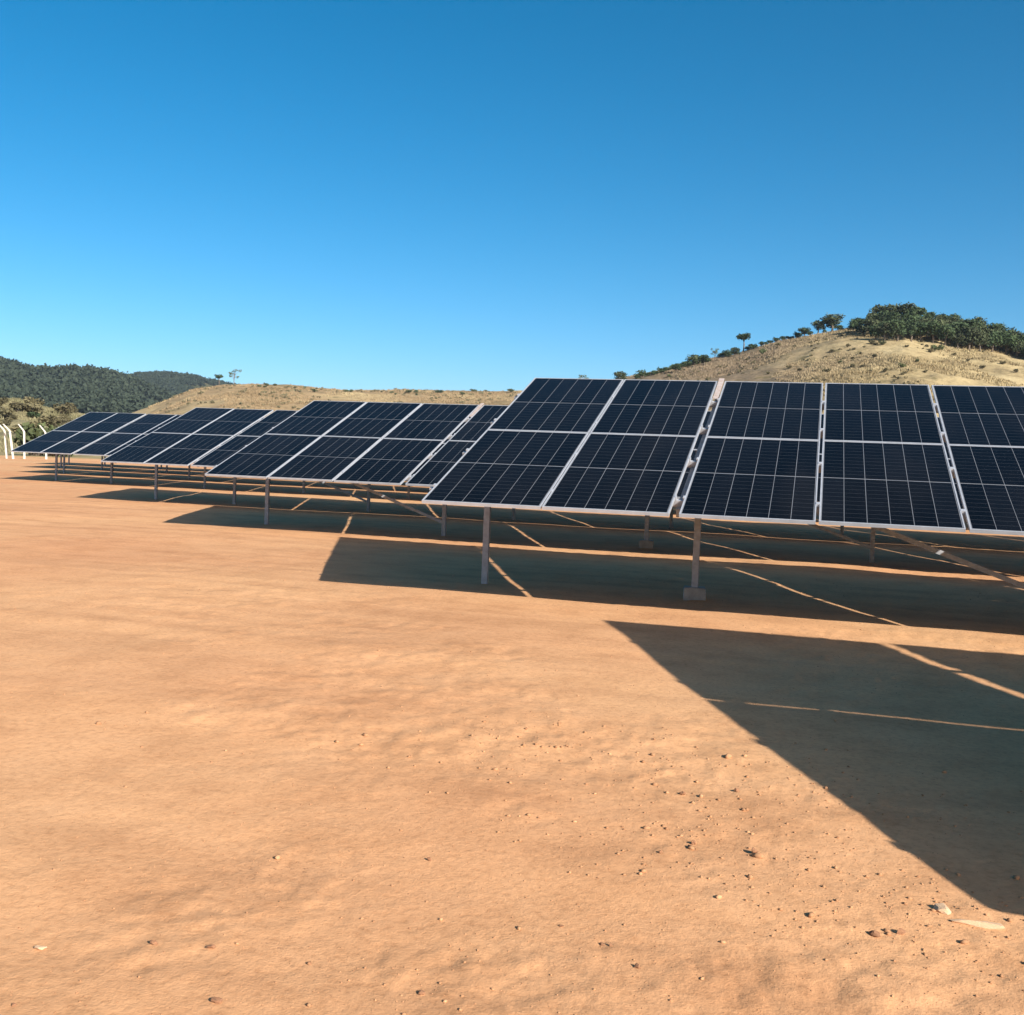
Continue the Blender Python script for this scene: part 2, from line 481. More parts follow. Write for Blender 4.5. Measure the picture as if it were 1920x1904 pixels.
hill_far = Hill('distant_hill', M['hill_wood'],
    [(-900, 780), (-100, 745), (150, 728), (220, 715), (262, 707), (300, 705), (350, 709), (400, 719), (440, 728), (560, 748), (900, 790), (1200, 850)],
    1000, 1600, 600, 1.1, 5, 160, 260)

# ------------------------------------------------------------------ trees
def leaf_cloud(lobes, count, size, seed, drop=0.0):
    """many small two-triangle leaf sprays spread over the shell and volume of the lobes"""
    g = np.random.default_rng(seed)
    w = np.array([l[3] * l[4] * l[5] for l in lobes]); w = w / w.sum()
    pick = g.choice(len(lobes), count, p=w)
    L = np.array(lobes)[pick]
    d = g.normal(size=(count, 3)); d /= np.linalg.norm(d, axis=1)[:, None]
    rr = g.uniform(0.35, 1.0, count) ** 0.45
    rr *= 1 + 0.16 * g.normal(size=count)
    c = L[:, :3] + d * L[:, 3:6] * rr[:, None]
    a = g.normal(size=(count, 3)); a /= np.linalg.norm(a, axis=1)[:, None]
    b = np.cross(a, d + 0.6 * g.normal(size=(count, 3))); b /= np.linalg.norm(b, axis=1)[:, None] + 1e-6
    s = size * g.uniform(0.55, 1.35, count)[:, None]
    bend = np.cross(a, b) * s * 0.3
    v = np.stack([c - a * s - b * s * .55, c + a * s * .9 - b * s * .6 + bend, c + a * s + b * s * .55, c - a * s * .9 + b * s * .6 + bend], 1).reshape(-1, 3)
    f = np.arange(count * 4).reshape(-1, 4)
    return v, f

def make_tree_meshes(kind, seed):
    r = random.Random(seed)
    mb = MB()
    if kind == 'round':
        H = 1.0
        mb.tube([(0, 0, -.12), (r.uniform(-.03, .03), r.uniform(-.03, .03), .25), (r.uniform(-.06, .06), r.uniform(-.06, .06), .62)], [.045, .034, .014], 6)
        lobes = [(0, 0, .62, .30, .30, .30)]
        for k in range(7):
            t = k * 2.4 + r.uniform(-.5, .5); q = r.uniform(.16, .32); z = r.uniform(.38, .84)
            lobes.append((q * math.cos(t), q * math.sin(t), z, r.uniform(.13, .22), r.uniform(.13, .22), r.uniform(.11, .18)))
            mb.tube([(0, 0, .22 + .03 * k), (q * .5 * math.cos(t), q * .5 * math.sin(t), z * .72), (q * math.cos(t), q * math.sin(t), z)], [.018, .012, .005], 5)
        v, f = leaf_cloud(lobes, 900, .036, seed)
    elif kind == 'umbrella':
        mb.tube([(0, 0, -.12), (.02, 0, .35), (.0, .02, .62)], [.05, .04, .026], 6)
        lobes = []
        for k in range(7):
            t = k * .9 + r.uniform(-.3, .3); q = r.uniform(.12, .42); z = .78 + r.uniform(-.1, .1)
            lobes.append((q * math.cos(t), q * math.sin(t), z, r.uniform(.18, .28), r.uniform(.18, .28), r.uniform(.09, .14)))
            mb.tube([(0, .01, .5), (q * .45 * math.cos(t), q * .45 * math.sin(t), .66), (q * math.cos(t), q * math.sin(t), z - .02)], [.016, .011, .005], 5)
        v, f = leaf_cloud(lobes, 760, .038, seed)
    elif kind == 'sparse':
        mb.tube([(0, 0, -.12), (.02, .01, .3), (-.02, .0, .8)], [.03, .022, .008], 6)
        lobes = []
        for k in range(8):
            t = k * 2.2 + r.uniform(-.3, .3); q = r.uniform(.1, .34); z = r.uniform(.5, .95)
            lobes.append((q * math.cos(t), q * math.sin(t), z, .12, .12, .09))
            mb.tube([(0, 0, .3 + .04 * k), (q * math.cos(t), q * math.sin(t), z)], [.012, .004], 5)
        v, f = leaf_cloud(lobes, 260, .028, seed)
    else:                                           # shrub
        lobes = []
        for k in range(5):
            t = k * 1.3 + r.uniform(-.3, .3); q = r.uniform(.05, .42); z = r.uniform(.3, .62)
            lobes.append((q * math.cos(t), q * math.sin(t), z, r.uniform(.2, .34), r.uniform(.2, .34), r.uniform(.2, .36)))
            mb.tube([(0, 0, -.08), (q * .6 * math.cos(t), q * .6 * math.sin(t), z * .6), (q * math.cos(t), q * math.sin(t), z)], [.03, .02, .008], 5)
        v, f = leaf_cloud(lobes, 420, .062, seed)
    tr = mb.mesh(kind + '_trunk', M['bark'], True)
    return tr, (v, f)

tree_bank = {}
for kind, leafs, cnt in (('round', 'leaf', 5), ('umbrella', 'leaf', 3), ('sparse', 'leaf2', 2), ('shrub', 'leaf2', 4), ('shrub_dry', 'leafdry', 3), ('shrub_dark', 'leaf', 3)):
    out = []
    for k in range(cnt):
        tr, (v, f) = make_tree_meshes(kind.split('_')[0], 31 * k + len(kind) * 7 + 1)
        out.append((tr, np_mesh(kind + '_crown', v, f, M['leaf3' if kind == 'round' and k % 2 else leafs], False)))
    tree_bank[kind] = out

def plant(name, kind, pos, h, label, cat, group, wide=1.0, parts=('trunk', 'crown')):
    tr, cr_ = random.choice(tree_bank[kind])
    e = link(name, None, loc=pos, rot=(random.uniform(-.05, .05), random.uniform(-.05, .05), random.uniform(0, 6.28)))
    e.empty_display_size = 0.3
    e.scale = (h * wide * random.uniform(.9, 1.1), h * wide * random.uniform(.9, 1.1), h)
    link(parts[0], tr, e); link(parts[1], cr_, e)
    return tag(e, label, cat, group)

# wood along the right hill's crest
def lerp_pts(x, pts):
    return float(np.interp(x, [p[0] for p in pts], [p[1] for p in pts]))
edge_low = [(1590, 622), (1640, 640), (1740, 642), (1800, 656), (1870, 662), (1930, 676), (2050, 705)]
edge_top = [(1590, 612), (1650, 607), (1700, 604), (1760, 614), (1850, 634), (1920, 655), (2050, 690)]
GW = 'trees of the wood along the hill crest'
LW = ['dark round tree at the lower front edge of the crest wood, against dry grass', 'dark round tree in the middle of the dense crest wood', 'dark round tree in the middle of the dense crest wood', 'dark round tree in the middle of the dense crest wood', 'dark round tree of the crest wood standing against the sky']
k = 0
for rowi, fr in enumerate((0.02, 0.22, 0.45, 0.68, 0.88)):
    x = 1600 + rowi * 6
    while x < 2010:
        y0, y1 = lerp_pts(x, edge_low), lerp_pts(x, edge_top)
        if x > 1628 or fr < .3:
            p = hill_right.hit(x, y0 + (y1 - y0) * fr)
            p.z -= 0.15
            plant('tree', 'round', p, random.uniform(4.2, 6.6) * (1.0 if 1640 < x < 1900 else .9), LW[rowi], 'tree', GW, random.uniform(.95, 1.25))
        x += random.uniform(17, 28)
# trees and shrubs strung out along the left shoulder of that hill
for (x, y, h, w, kd, lab) in [
        (1560, 619, 5.6, 1.5, 'round', 'broad dark tree on the crest, just apart from the dense wood'),
        (1534, 626, 4.2, 1.4, 'round', 'low dark tree beside the broad crest tree'),
        (1508, 633, 3.2, 1.5, 'round', 'small tree at the outer end of the crest cluster, away from the wood'),
        (1320, 686, 3.4, 1.5, 'round', 'squat dark tree touching the wide low dark tree'),
        (1378, 670, 3.0, 1.3, 'round', 'squat dark tree at the foot of the tall flat-topped tree'),
        (1268, 699, 2.6, 1.5, 'round', 'lowest squat tree on the hill shoulder, near the panel tops')]:
    plant('tree', kd, hill_right.hit(x, y), h, lab, 'tree', 'trees on the hill shoulder', w)
for (x, y, h, w, lab) in [
        (1394, 658, 5.6, .9, 'tall flat-topped tree with bare forked trunk on the hill shoulder'),
        (1302, 684, 4.6, 1.6, 'wide low dark tree on the hill shoulder, above the panel row'),
        (1365, 670, 3.4, 1.2, 'short bushy tree below the tall flat-topped tree')]:
    p = hill_right.hit(x, y)
    if h < 5: p.z -= .28 * h
    plant('tree', 'umbrella' if h > 5 else 'round', p, h, lab, 'tree', 'trees on the hill shoulder', w)
plant('tree', 'sparse', hill_right.hit(1340, 676), 3.6, 'thin grey leafless-looking tree beside the wide low dark tree', 'tree', 'trees on the hill shoulder', 1.1)
for (x, y) in [(1468, 637), (1485, 634), (1445, 644), (1412, 655), (1322, 680), (1270, 692), (1252, 697), (1225, 704), (1205, 708), (1376, 663), (1318, 681), (1328, 679), (1288, 688), (1280, 690), (1262, 694), (1240, 700), (1232, 702), (1215, 706), (1195, 711), (1350, 671), (1358, 669), (1402, 657), (1428, 649), (1436, 647), (1455, 641), (1478, 635), (1495, 632), (1518, 627), (1545, 622), (1574, 618)]:
    plant('shrub', 'shrub_dark', hill_right.hit(x, y), random.uniform(1.0, 2.4), 'small dark shrub on the skyline of the grassy hill shoulder', 'shrub', 'shrubs on the hill shoulder', 1.3, ('stem', 'foliage'))
# scrub dotted over the dry slope
for (x, y, h) in [(1430, 665, 1.8), (1400, 677, 1.4), (1560, 662, 1.3), (1548, 672, 1.2), (1598, 690, 1.5), (1617, 690, 1.7), (1660, 698, 1.3), (1690, 690, 1.4), (1745, 662, 2.4), (1752, 658, 1.8), (1763, 657, 1.6), (1550, 700, 2.0), (1500, 697, 1.2), (1480, 692, 1.1), (1640, 672, 1.3), (1720, 680, 1.1), (1790, 668, 1.5), (1842, 692, 1.6), (1880, 684, 1.2), (1905, 700, 1.3), (1460, 650, 1.5), (1520, 645, 1.4), (1590, 652, 1.3), (1655, 648, 1.8), (1635, 646, 1.8), (1700, 652, 1.2), (1350, 690, 1.0), (1310, 700, 1.1), (1385, 700, 1.0), (1255, 708, 1.0), (1440, 702, 1.2), (1575, 682, 1.1), (1670, 675, 1.0), (1735, 700, 1.2), (1815, 678, 1.2)]:
    plant('shrub', random.choice(['shrub_dry', 'shrub_dry', 'shrub_dry', 'shrub']), hill_right.hit(x, y), h * random.uniform(.5, .95), 'low scrubby bush scattered on the dry grass slope above the panels', 'bush', 'scrub on the dry grass slope', 1.2, ('stem', 'foliage'))
# brown hill skyline
for (x, y, h, kd, lab) in [(411, 722, 5.5, 'umbrella', 'leaning dark tree where the brown hill meets the wooded hill'), (439, 722, 8.0, 'sparse', 'thin airy tree on the brown hill skyline')]:
    plant('tree', kd, hill_mid.hit(x, y), h, lab, 'tree', 'trees on the brown hill')
plant('tree', 'sparse', hill_mid.hit(1090, 732), 8.5, 'pale leafless-looking tree just above the top edge of the panels', 'tree', 'trees on the brown hill')
plant('tree', 'round', hill_right.hit(1163, 722), 4.0, 'small dark tree peeping over the top edge of the panels', 'tree', 'trees on the hill shoulder', 1.2)
for i in range(40):
    x = random.uniform(470, 1000)
    p = hill_mid.hit(x, lerp_pts(x, [(480, 722), (540, 723), (600, 731), (700, 736), (830, 735), (1000, 732)]) + random.uniform(-.5, 9) ** 1 * random.random())
    plant('shrub', random.choice(['shrub_dark', 'shrub', 'shrub']), p, min(2.6, 0.9 * random.lognormvariate(0, .45)), 'small scrub bush along the skyline of the brown hill', 'bush', 'scrub on the brown hill skyline', 1.8, ('stem', 'foliage'))
# low rise by the fence
for i in range(30):
    x, y = random.uniform(-30, 150), random.uniform(756, 822)
    plant('shrub', random.choice(['shrub_dark', 'shrub_dry', 'shrub_dry', 'shrub_dry']), hill_foot.hit(x, y), random.uniform(0.9, 2.4), 'olive bush on the low grassy rise behind the fence posts', 'bush', 'bushes on the low rise', 1.5, ('stem', 'foliage'))
for (x, h) in [(58, 3.0), (70, 3.3), (92, 3.4), (104, 2.8), (118, 2.4)]:
    d = ray(x, 818); kk = 103 / math.hypot(d.x, d.y)
    plant('shrub', 'shrub', (d.x * kk, d.y * kk, -0.03), h, 'leafy green bush right behind the white fence posts', 'bush', 'green bushes behind the fence', 1.1, ('stem', 'foliage'))

# far wood: reads as one mass
def far_wood():
    V, F = [], []
    base = 0
    g = np.random.default_rng(5)
    def scatter(hill, n, a0, a1, t0, t1, hmin, hmax, dens):
        nonlocal base
        aa = g.uniform(a0, a1, n); tt = g.uniform(t0, t1, n)
        rr = hill.r0 + (hill.R - hill.r0) * tt
        x, y = rr * np.sin(aa), rr * np.cos(aa)
        keep = fbm(x, y, 130, 3, 9) > dens
        x, y = x[keep], y[keep]
        z = hill.h(x, y)
        for px, py, pz in zip(x, y, z):
            h = g.uniform(hmin, hmax); w = h * g.uniform(.35, .55)
            lobes = [(px, py, pz + h * .55, w, w, h * .42), (px + w * g.uniform(-.7, .7), py + w * g.uniform(-.7, .7), pz + h * .5, w * .7, w * .7, h * .3)]
            v, f = leaf_cloud(lobes, 44, h * .13, int(g.integers(1e9)))
            V.append(v); F.append(f + base); base += len(v)
    a0 = math.atan2(ray(-500, 800).x, ray(-500, 800).y); a1 = math.atan2(ray(480, 800).x, ray(480, 800).y)
    scatter(hill_wood, 5200, a0, a1, .25, 1.03, 6, 10, -0.26)
    a0 = math.atan2(ray(150, 800).x, ray(150, 800).y); a1 = math.atan2(ray(480, 800).x, ray(480, 800).y)
    scatter(hill_far, 2600, a0, a1, .6, 1.02, 4.5, 7, -0.3)
    me = np_mesh('far_woodland', np.concatenate(V), np.concatenate(F), M['leaffar'], False)
    o = link('far_woodland', me)
    tag(o, 'distant dark green woodland covering the hills behind the fence', 'woodland', kind='stuff')
far_wood()

# dry grass tussocks that roughen the near slopes
def tussocks(name, hill, n, a_px, t0, t1, hmin, hmax, mat, label, seed):
    g = np.random.default_rng(seed)
    aa = g.uniform(math.atan2(ray(a_px[0], 700).x, ray(a_px[0], 700).y), math.atan2(ray(a_px[1], 700).x, ray(a_px[1], 700).y), n)
    rr = hill.r0 + (hill.R - hill.r0) * g.uniform(t0, t1, n)
    x, y = rr * np.sin(aa), rr * np.cos(aa)
    keep = fbm(x, y, 18, 3, seed) > -0.25
    x, y = x[keep], y[keep]
    z = hill.h(x, y); n = len(x)
    V = []
    for b in range(5):
        h = g.uniform(hmin, hmax, n); t = g.uniform(0, 6.28, n); w = h * .22
        lx, ly = np.cos(t), np.sin(t)
        ox, oy = g.normal(size=n) * .25, g.normal(size=n) * .25
        a = np.stack([x + ox - ly * w, y + oy + lx * w, z - .05], -1)
        c = np.stack([x + ox + ly * w, y + oy - lx * w, z - .05], -1)
        d = np.stack([x + ox + lx * h * .45, y + oy + ly * h * .45, z + h], -1)
        V.append(np.stack([a, c, d], 1).reshape(-1, 3))
    V = np.concatenate(V)
    o = link(name, np_mesh(name, V, np.arange(len(V)).reshape(-1, 3), mat, False))
    tag(o, label, 'grass', kind='stuff')
M['straw'] = simple_noise_mat('straw_grass', [(0.3, (0.20, 0.15, 0.08)), (0.7, (0.41, 0.325, 0.18))], 0.08, 1.0, coord='Object', spec=0.05)
sm = M['straw'].node_tree
gpos = sm.nodes.new('ShaderNodeNewGeometry')
sb = sm.nodes['Principled BSDF'].inputs['Base Color']
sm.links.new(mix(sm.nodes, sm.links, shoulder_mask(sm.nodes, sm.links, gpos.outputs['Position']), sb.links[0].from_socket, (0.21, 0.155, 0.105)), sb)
M['straw3'] = simple_noise_mat('brown_straw_grass', [(0.3, (0.19, 0.135, 0.07)), (0.5, (0.28, 0.20, 0.11)), (0.7, (0.37, 0.29, 0.16))], 0.03, 1.0, coord='Object', spec=0.05)
M['straw2'] = simple_noise_mat('olive_straw_grass', [(0.3, (0.13, 0.12, 0.06)), (0.7, (0.26, 0.225, 0.125))], 0.1, 1.0, coord='Object', spec=0.05)
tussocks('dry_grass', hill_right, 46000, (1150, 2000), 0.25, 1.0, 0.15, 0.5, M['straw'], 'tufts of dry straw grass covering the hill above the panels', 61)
tussocks('dry_grass', hill_mid, 26000, (280, 1100), 0.2, 1.0, 0.3, 0.8, M['straw3'], 'thin dry grass over the brown hill behind the far panel rows', 63)
tussocks('dry_grass', hill_foot, 12000, (-150, 260), 0.05, 1.0, 0.2, 0.5, M['straw2'], 'olive and straw grass on the low rise behind the fence', 62)

def low_scrub(name, hill, n, a_px, t0, t1, hmin, hmax, mat, label, seed):
    g = np.random.default_rng(seed)
    aa = g.uniform(math.atan2(ray(a_px[0], 700).x, ray(a_px[0], 700).y), math.atan2(ray(a_px[1], 700).x, ray(a_px[1], 700).y), n)
    rr = hill.r0 + (hill.R - hill.r0) * g.uniform(t0, t1, n)
    x, y = rr * np.sin(aa), rr * np.cos(aa)
    keep = fbm(x, y, 30, 3, seed) > 0.05
    x, y = x[keep], y[keep]
    z = hill.h(x, y)
    V, F, base = [], [], 0
    for px, py, pz in zip(x, y, z):
        h = g.uniform(hmin, hmax)
        v, f = leaf_cloud([(px, py, pz + h * .35, h * g.uniform(.5, 1.1), h * g.uniform(.5, 1.1), h * .5)], 22, h * .3, int(g.integers(1e9)))
        V.append(v); F.append(f + base); base += len(v)
    o = link(name, np_mesh(name, np.concatenate(V), np.concatenate(F), mat, False))
    tag(o, label, 'scrub', kind='stuff')
low_scrub('low_scrub', hill_right, 900, (1180, 2000), .3, .98, .25, .7, M['leafdry'], 'tiny dry scrub speckled over the grassy hill', 71)
low_scrub('low_scrub', hill_mid, 900, (300, 1100), .3, 1.0, .5, 1.2, M['leafdry'], 'tiny dry scrub speckled over the brown hill', 72)

# ------------------------------------------------------------------ solar panel rows
LSL = 3.5908 * S                            # slope length of two modules
W, TH, LIP = 1.293, 0.035, 0.0135
GAPV = 0.020
LM = (LSL - GAPV) / 2

def panel_mesh():
    mb = MB()
    mb.box(0, W, 0, LIP, -TH, 0); mb.box(0, W, LM - LIP, LM, -TH, 0)
    mb.box(0, LIP, LIP, LM - LIP, -TH, 0); mb.box(W - LIP, W, LIP, LM - LIP, -TH, 0)
    mb.box(LIP, W - LIP, LIP, LM - LIP, -0.009, -0.004, 1)
    return mb.mesh('solar_panel', [M['alu'], M['backsheet']])
MARG, CG, MG = 0.011, 0.0065, 0.018
cw = (W - 2 * LIP - 2 * MARG - 5 * CG) / 6
chh = (LM - 2 * LIP - 2 * MARG - MG) / 2
def strip_origin(i, j):
    return (LIP + MARG + i * (cw + CG), LIP + MARG + j * (chh + MG), -0.004)
def strip_mesh():
    mb = MB(); mb.box(0, cw, 0, chh, 0.0002, 0.0015)
    return mb.mesh('cell_strip', M['cell'])
def all_strips_mesh():
    mb = MB()
    for j in range(2):
        for i in range(6):
            x, y, z = strip_origin(i, j); mb.box(x, x + cw, y, y + chh, z + .0002, z + .0015)
    return mb.mesh('cell_strips', M['cell'])
PANEL, STRIP, STRIPS = panel_mesh(), strip_mesh(), all_strips_mesh()
mb = MB(); mb.box(-.5, .5, -.035, .035, -.03, .004); CLAMP = mb.mesh('clamp', M['alu'])
mb = MB()
mb.prism([(-.13, -.13), (.13, -.13), (.13, .13), (-.13, .13)], (0, 0, -.15), (0, 0, .125), (1, 0, 0), (0, 1, 0))
mb.prism([(-.13, -.13), (.13, -.13), (.13, .13), (-.13, .13)], (0, 0, .125), (0, 0, .145), (.94, 0, 0), (0, .94, 0))
FOOT = mb.mesh('footing', M['concrete'])
CPROF = [(a * .85, b * .85) for a, b in [(-.045, -.03), (.045, -.03), (.045, -.015), (.041, -.015), (.041, -.026), (-.041, -.026), (-.041, .026), (.041, .026), (.041, .015), (.045, .015), (.045, .03), (-.045, .03)]]
PURL_S = (0.095, 0.34, 0.585, 0.82)

def solar_row(x0, y0, dz, bays, label, detail_cols, foot=(), braces=(), seed=1, gaps=None, wide=0.10, post_shift=0.0, tilt=20.6, vgap=GAPV):
    """a 2-high portrait row on single central posts; bays = panels between the wide gaps where the posts stand"""
    r = random.Random(seed)
    TILT = R(tilt)
    CT, ST = math.cos(TILT), math.sin(TILT)
    root = link('solar_panel_row', None, loc=(x0, y0, 0))
    tag(root, label, 'solar panels', 'solar panel rows')
    hb = 0.8422 * S + dz
    def P(u, s, n):                          # along row, along slope (metres), along the panel normal
        return Vector((u, s * CT - n * ST, hb + s * ST + n * CT))
    # panels
    u, col, edges, posts, joints = 0.0, 0, [], [0.03], []
    gi = 0
    for bi, nb in enumerate(bays):
        for k in range(nb):
            for v in range(2):
                p = link('solar_panel', PANEL, root, P(u, v * (LM + vgap), r.uniform(-.002, .002)), (TILT, 0, 0))
                if col < detail_cols:
                    for j in range(2):
                        for i in range(6):
                            link('cell_strip', STRIP, p, strip_origin(i, j))
                else:
                    link('cell_strip', STRIPS, p)
            col += 1
            u += W
            if k < nb - 1:
                g = gaps[gi] if gaps and gi < len(gaps) else r.uniform(.016, .034)
                gi += 1
                joints.append((u, g)); u += g
        if bi < len(bays) - 1:
            joints.append((u, wide)); posts.append(u + wide / 2); u += wide
    length = u
    posts.append(length - .03)
    if post_shift: posts[0] += post_shift
    # purlins (C channels) under the frames
    for s in PURL_S:
        mb = MB()
        mb.prism([(-.025, 0), (.025, 0), (.025, -.004), (-.021, -.004), (-.021, -.066), (.025, -.066), (.025, -.07), (-.025, -.07)],
                 P(-.07, s * LSL, -TH), P(length + .07, s * LSL, -TH), (0, CT, ST), (0, -ST, CT))
        link('purlin', mb.mesh('purlin', M['steel']), root)
    # clamps over the joints that can be seen
    for (ju, g) in [(-.02, .03)] + [j for j in joints if j[0] < detail_cols * 1.45]:
        for s in PURL_S:
            cuts = [(ju, g)] if g < .06 else [(ju - .001, .018), (ju + g - .017, .018)]
            for (cu_, cg) in cuts:
                c = link('clamp', CLAMP, root, P(cu_ + cg / 2, s * LSL, 0), (TILT, 0, 0))
                c.scale = (cg + (.008 if g < .06 else 0), .7, 1)
    # posts, rafters, footings
    mid = LSL * 0.5
    for i, pu in enumerate(posts):
        mb = MB()
        rb = -TH - .07
        mb.prism([(-.028, 0), (.028, 0), (.028, -.09), (-.028, -.09)], P(pu, .36, rb), P(pu, LSL - .42, rb), (1, 0, 0), (0, -ST, CT))
        link('rafter', mb.mesh('rafter', M['steel']), root)
        mb = MB()
        top = P(pu, mid, rb - .05)
        mb.prism([(a, b) for a, b in CPROF], (pu + .035 * 0, top.y, -0.4), (pu, top.y, top.z), (1, 0, 0), (0, 1, 0))
        link('post', mb.mesh('post', M['steel']), root)
        mb = MB()
        mb.box(pu - .06, pu + .06, top.y - .038, top.y + .038, top.z - .16, top.z - .02)
        link('post_head', mb.mesh('post_head', M['steel']), root)
        mb = MB()
        a, b = Vector((pu, top.y + .02, top.z * .55)), P(pu, LSL * .80, rb - .08)
        mb.prism([(-.02, -.02), (.02, -.02), (.02, .02), (-.02, .02)], a, b, (1, 0, 0), (0, 0, 1))
        link('strut', mb.mesh('strut', M['steel']), root)
        if i in foot:
            link('footing', FOOT, root, (pu, top.y, gz1(x0 + pu, y0 + top.y)), (0, 0, R(8)))
    for (i, j) in braces:
        mb = MB()
        top = P(0, mid, -TH - .2)
        a, b = Vector((posts[i] + .04, top.y - .045, top.z - .03)), Vector((posts[j] - .03, top.y - .045, .24))
        dd = (b - a).normalized(); nrm = Vector((-dd.z, 0, dd.x))
        mb.prism([(-.027, -.012), (.027, -.012), (.027, .012), (-.027, .012)], a, b, nrm, (0, 1, 0))
        link('brace', mb.mesh('brace', M['steel']), root)
    if detail_cols:
        for k, a in enumerate(posts[:3]):
            b = posts[k + 1]
            pts = []
            for q in range(25):
                t = q / 24
                pp = P(a + .05 + (b - a - .1) * t, .095 * LSL + .05, -TH - .05)
                pp.z -= .045 * abs(math.sin(t * math.pi * 3)) + .01
                pts.append(pp)
            mb = MB(); mb.tube(pts, [.007] * 25, 5)
            link('cable', mb.mesh('cable', M['rubber'], True), root)
    # cover strip at the top of the widest gap
    if detail_cols:
        for (ju, g) in joints:
            if g >= .06 and ju < detail_cols * 1.4:
                mb = MB()
                mb.prism([(-.034, -.012), (.034, -.012), (.034, 0), (-.034, 0)], P(ju + g / 2, LSL * .835, -.012), P(ju + g / 2, LSL + .07, .018), (1, 0, 0), (0, -ST, CT))
                link('gap_cover', mb.mesh('gap_cover', M['rust']), root)
    return root

def bays_to(x0u, first, xend=12.5):
    n = int((xend - x0u - first) / 3.1)
    return [first] + [3] * max(1, n)
r0x, r0y = 1.775, 2.37
solar_row(r0x * S, r0y * S, -0.104, bays_to(r0x, 2, 12), 'dark solar panel row casting the broad shadow over the bare foreground soil', 0, seed=3, wide=.135, tilt=20.8, vgap=.031)
solar_row(-3.0676 * S, 8.0362 * S, 0, bays_to(-3.07, 2), 'large dark solar panel row with concrete block footing under its second post', 8, foot=(1,), braces=((1, 2),), seed=4, gaps=[.015, .030, .036, .03, .03])
solar_row(-8.4889 * S, 13.4747 * S, -0.06, bays_to(-8.49, 3), 'solar panel row directly behind the one with the concrete footing post', 6, foot=(2,), braces=((0, 1), (2, 3)), seed=5, post_shift=.05)
solar_row(-13.9532 * S, 18.35 * S, -0.05, bays_to(-13.95, 2), 'solar panel row second nearest to the white fence posts of those with visible panels', 0, braces=((1, 2),), seed=6, post_shift=.12)
solar_row(-21.7749 * S, 24.7176 * S, -0.03, bays_to(-21.77, 2), 'solar panel row whose end stands closest to the white fence posts', 0, seed=7, post_shift=.15)
LH = 'solar panel row hidden behind the row by the fence, showing only posts and shadow'
solar_row(-25.9 * S, 30.3 * S, -0.03, bays_to(-25.9, 2), LH, 0, seed=8)
solar_row(-30.5 * S, 35.8 * S, -0.03, bays_to(-30.5, 2), LH, 0, seed=9)
solar_row(-34.6 * S, 41.4 * S, -0.03, bays_to(-34.6, 2), LH, 0, seed=10)

# ------------------------------------------------------------------ concrete fence posts with cranked tops
def fence_post(px, py_base, dist, lean, turn, label):
    d = ray(px, py_base); kk = dist / math.hypot(d.x, d.y)
    mb = MB()
    side = Vector((1, 0, 0)); fr = Vector((0, 1, 0))
    pts = [Vector((0, 0, -.3)), Vector((0, 0, 2.0)), Vector((-.06, 0, 2.12)), Vector((-.42, 0, 2.58))]
    wd = [.058, .052, .048, .04]
    for i in range(3):
        a, b = pts[i], pts[i + 1]
        pa = [a + side * sx * wd[i] + fr * sy * wd[i] for sx, sy in ((-1, -1), (1, -1), (1, 1), (-1, 1))]
        pb = [b + side * sx * wd[i + 1] + fr * sy * wd[i + 1] for sx, sy in ((-1, -1), (1, -1), (1, 1), (-1, 1))]
        fs = [(0, 1, 5, 4), (1, 2, 6, 5), (2, 3, 7, 6), (3, 0, 4, 7)]
        if i == 0: fs.append((3, 2, 1, 0))
        if i == 2: fs.append((4, 5, 6, 7))
        mb.add(pa + pb, fs)
    o = link('fence_post', mb.mesh('fence_post', M['whitepost']), None, (d.x * kk, d.y * kk, -0.02), (0, lean, turn))
    tag(o, label, 'fence post', 'concrete fence posts at the plot edge')
for (px, dist, lean, turn, LP) in [(13, 86, -.10, .3, 'white bent-topped fence post standing clear of the panel row, farthest from it'), (25, 85, -.14, .28, 'white bent-topped fence post leaning most, at the tip of the panel row'),
        (46, 87, -.03, .3, 'upright white bent-topped fence post rising behind the panel row corner'), (87, 88, -.05, .3, 'white bent-topped fence post with only its top showing above the panel row')]:
    fence_post(px, 856, dist, lean, turn, LP)

# ------------------------------------------------------------------ loose stones, clods and crumbs on the soil
def lump_mesh(name, mat, seed, sub=2, flat=.75, rough=.35):
    import bmesh
    bm = bmesh.new()
    bmesh.ops.create_icosphere(bm, subdivisions=sub, radius=.5)
    g = random.Random(seed)
    ax = [(Vector((g.gauss(0, 1), g.gauss(0, 1), g.gauss(0, 1))).normalized(), g.uniform(.2, .42)) for _ in range(9)]
    for v in bm.verts:
        for n_, dd in ax:                    # chop facets off
            h = v.co.dot(n_) - dd
            if h > 0: v.co -= n_ * h * .9
        v.co *= 1 + g.uniform(-rough, rough) * .35
        v.co.z *= flat
    me = bpy.data.meshes.new(name)
    bm.to_mesh(me); bm.free()
    me.materials.append(mat)
    return me
def stone(name, px, py, size, sx, sz, mat, label, cat, seed, rz=0.0, grp=None):
    p = ground_at(px, py)
    p.z = gz1(p.x, p.y) + size * sz * .2
    o = link(name, lump_mesh(name, mat, seed), None, p, (0, 0, rz))
    o.scale = (size * sx, size, size * sz)
    tag(o, label, cat, grp)
stone('stone', 1838, 1728, .042, 4.6, .9, M['stone'], 'long pale splinter of stone lying beside the broad shadow', 'stone', 3, R(2))
stone('stone', 1768, 1700, .055, 1.7, .9, M['stone'], 'chunky pale stone at the end of the long pale splinter', 'stone', 5, R(-40))
stone('stone', 76, 1764, .026, 1.7, .9, M['stone'], 'small pale stone with a dark hollow beside it on open soil', 'stone', 8, R(25))
LC = 'small dark clod of earth on the open soil'
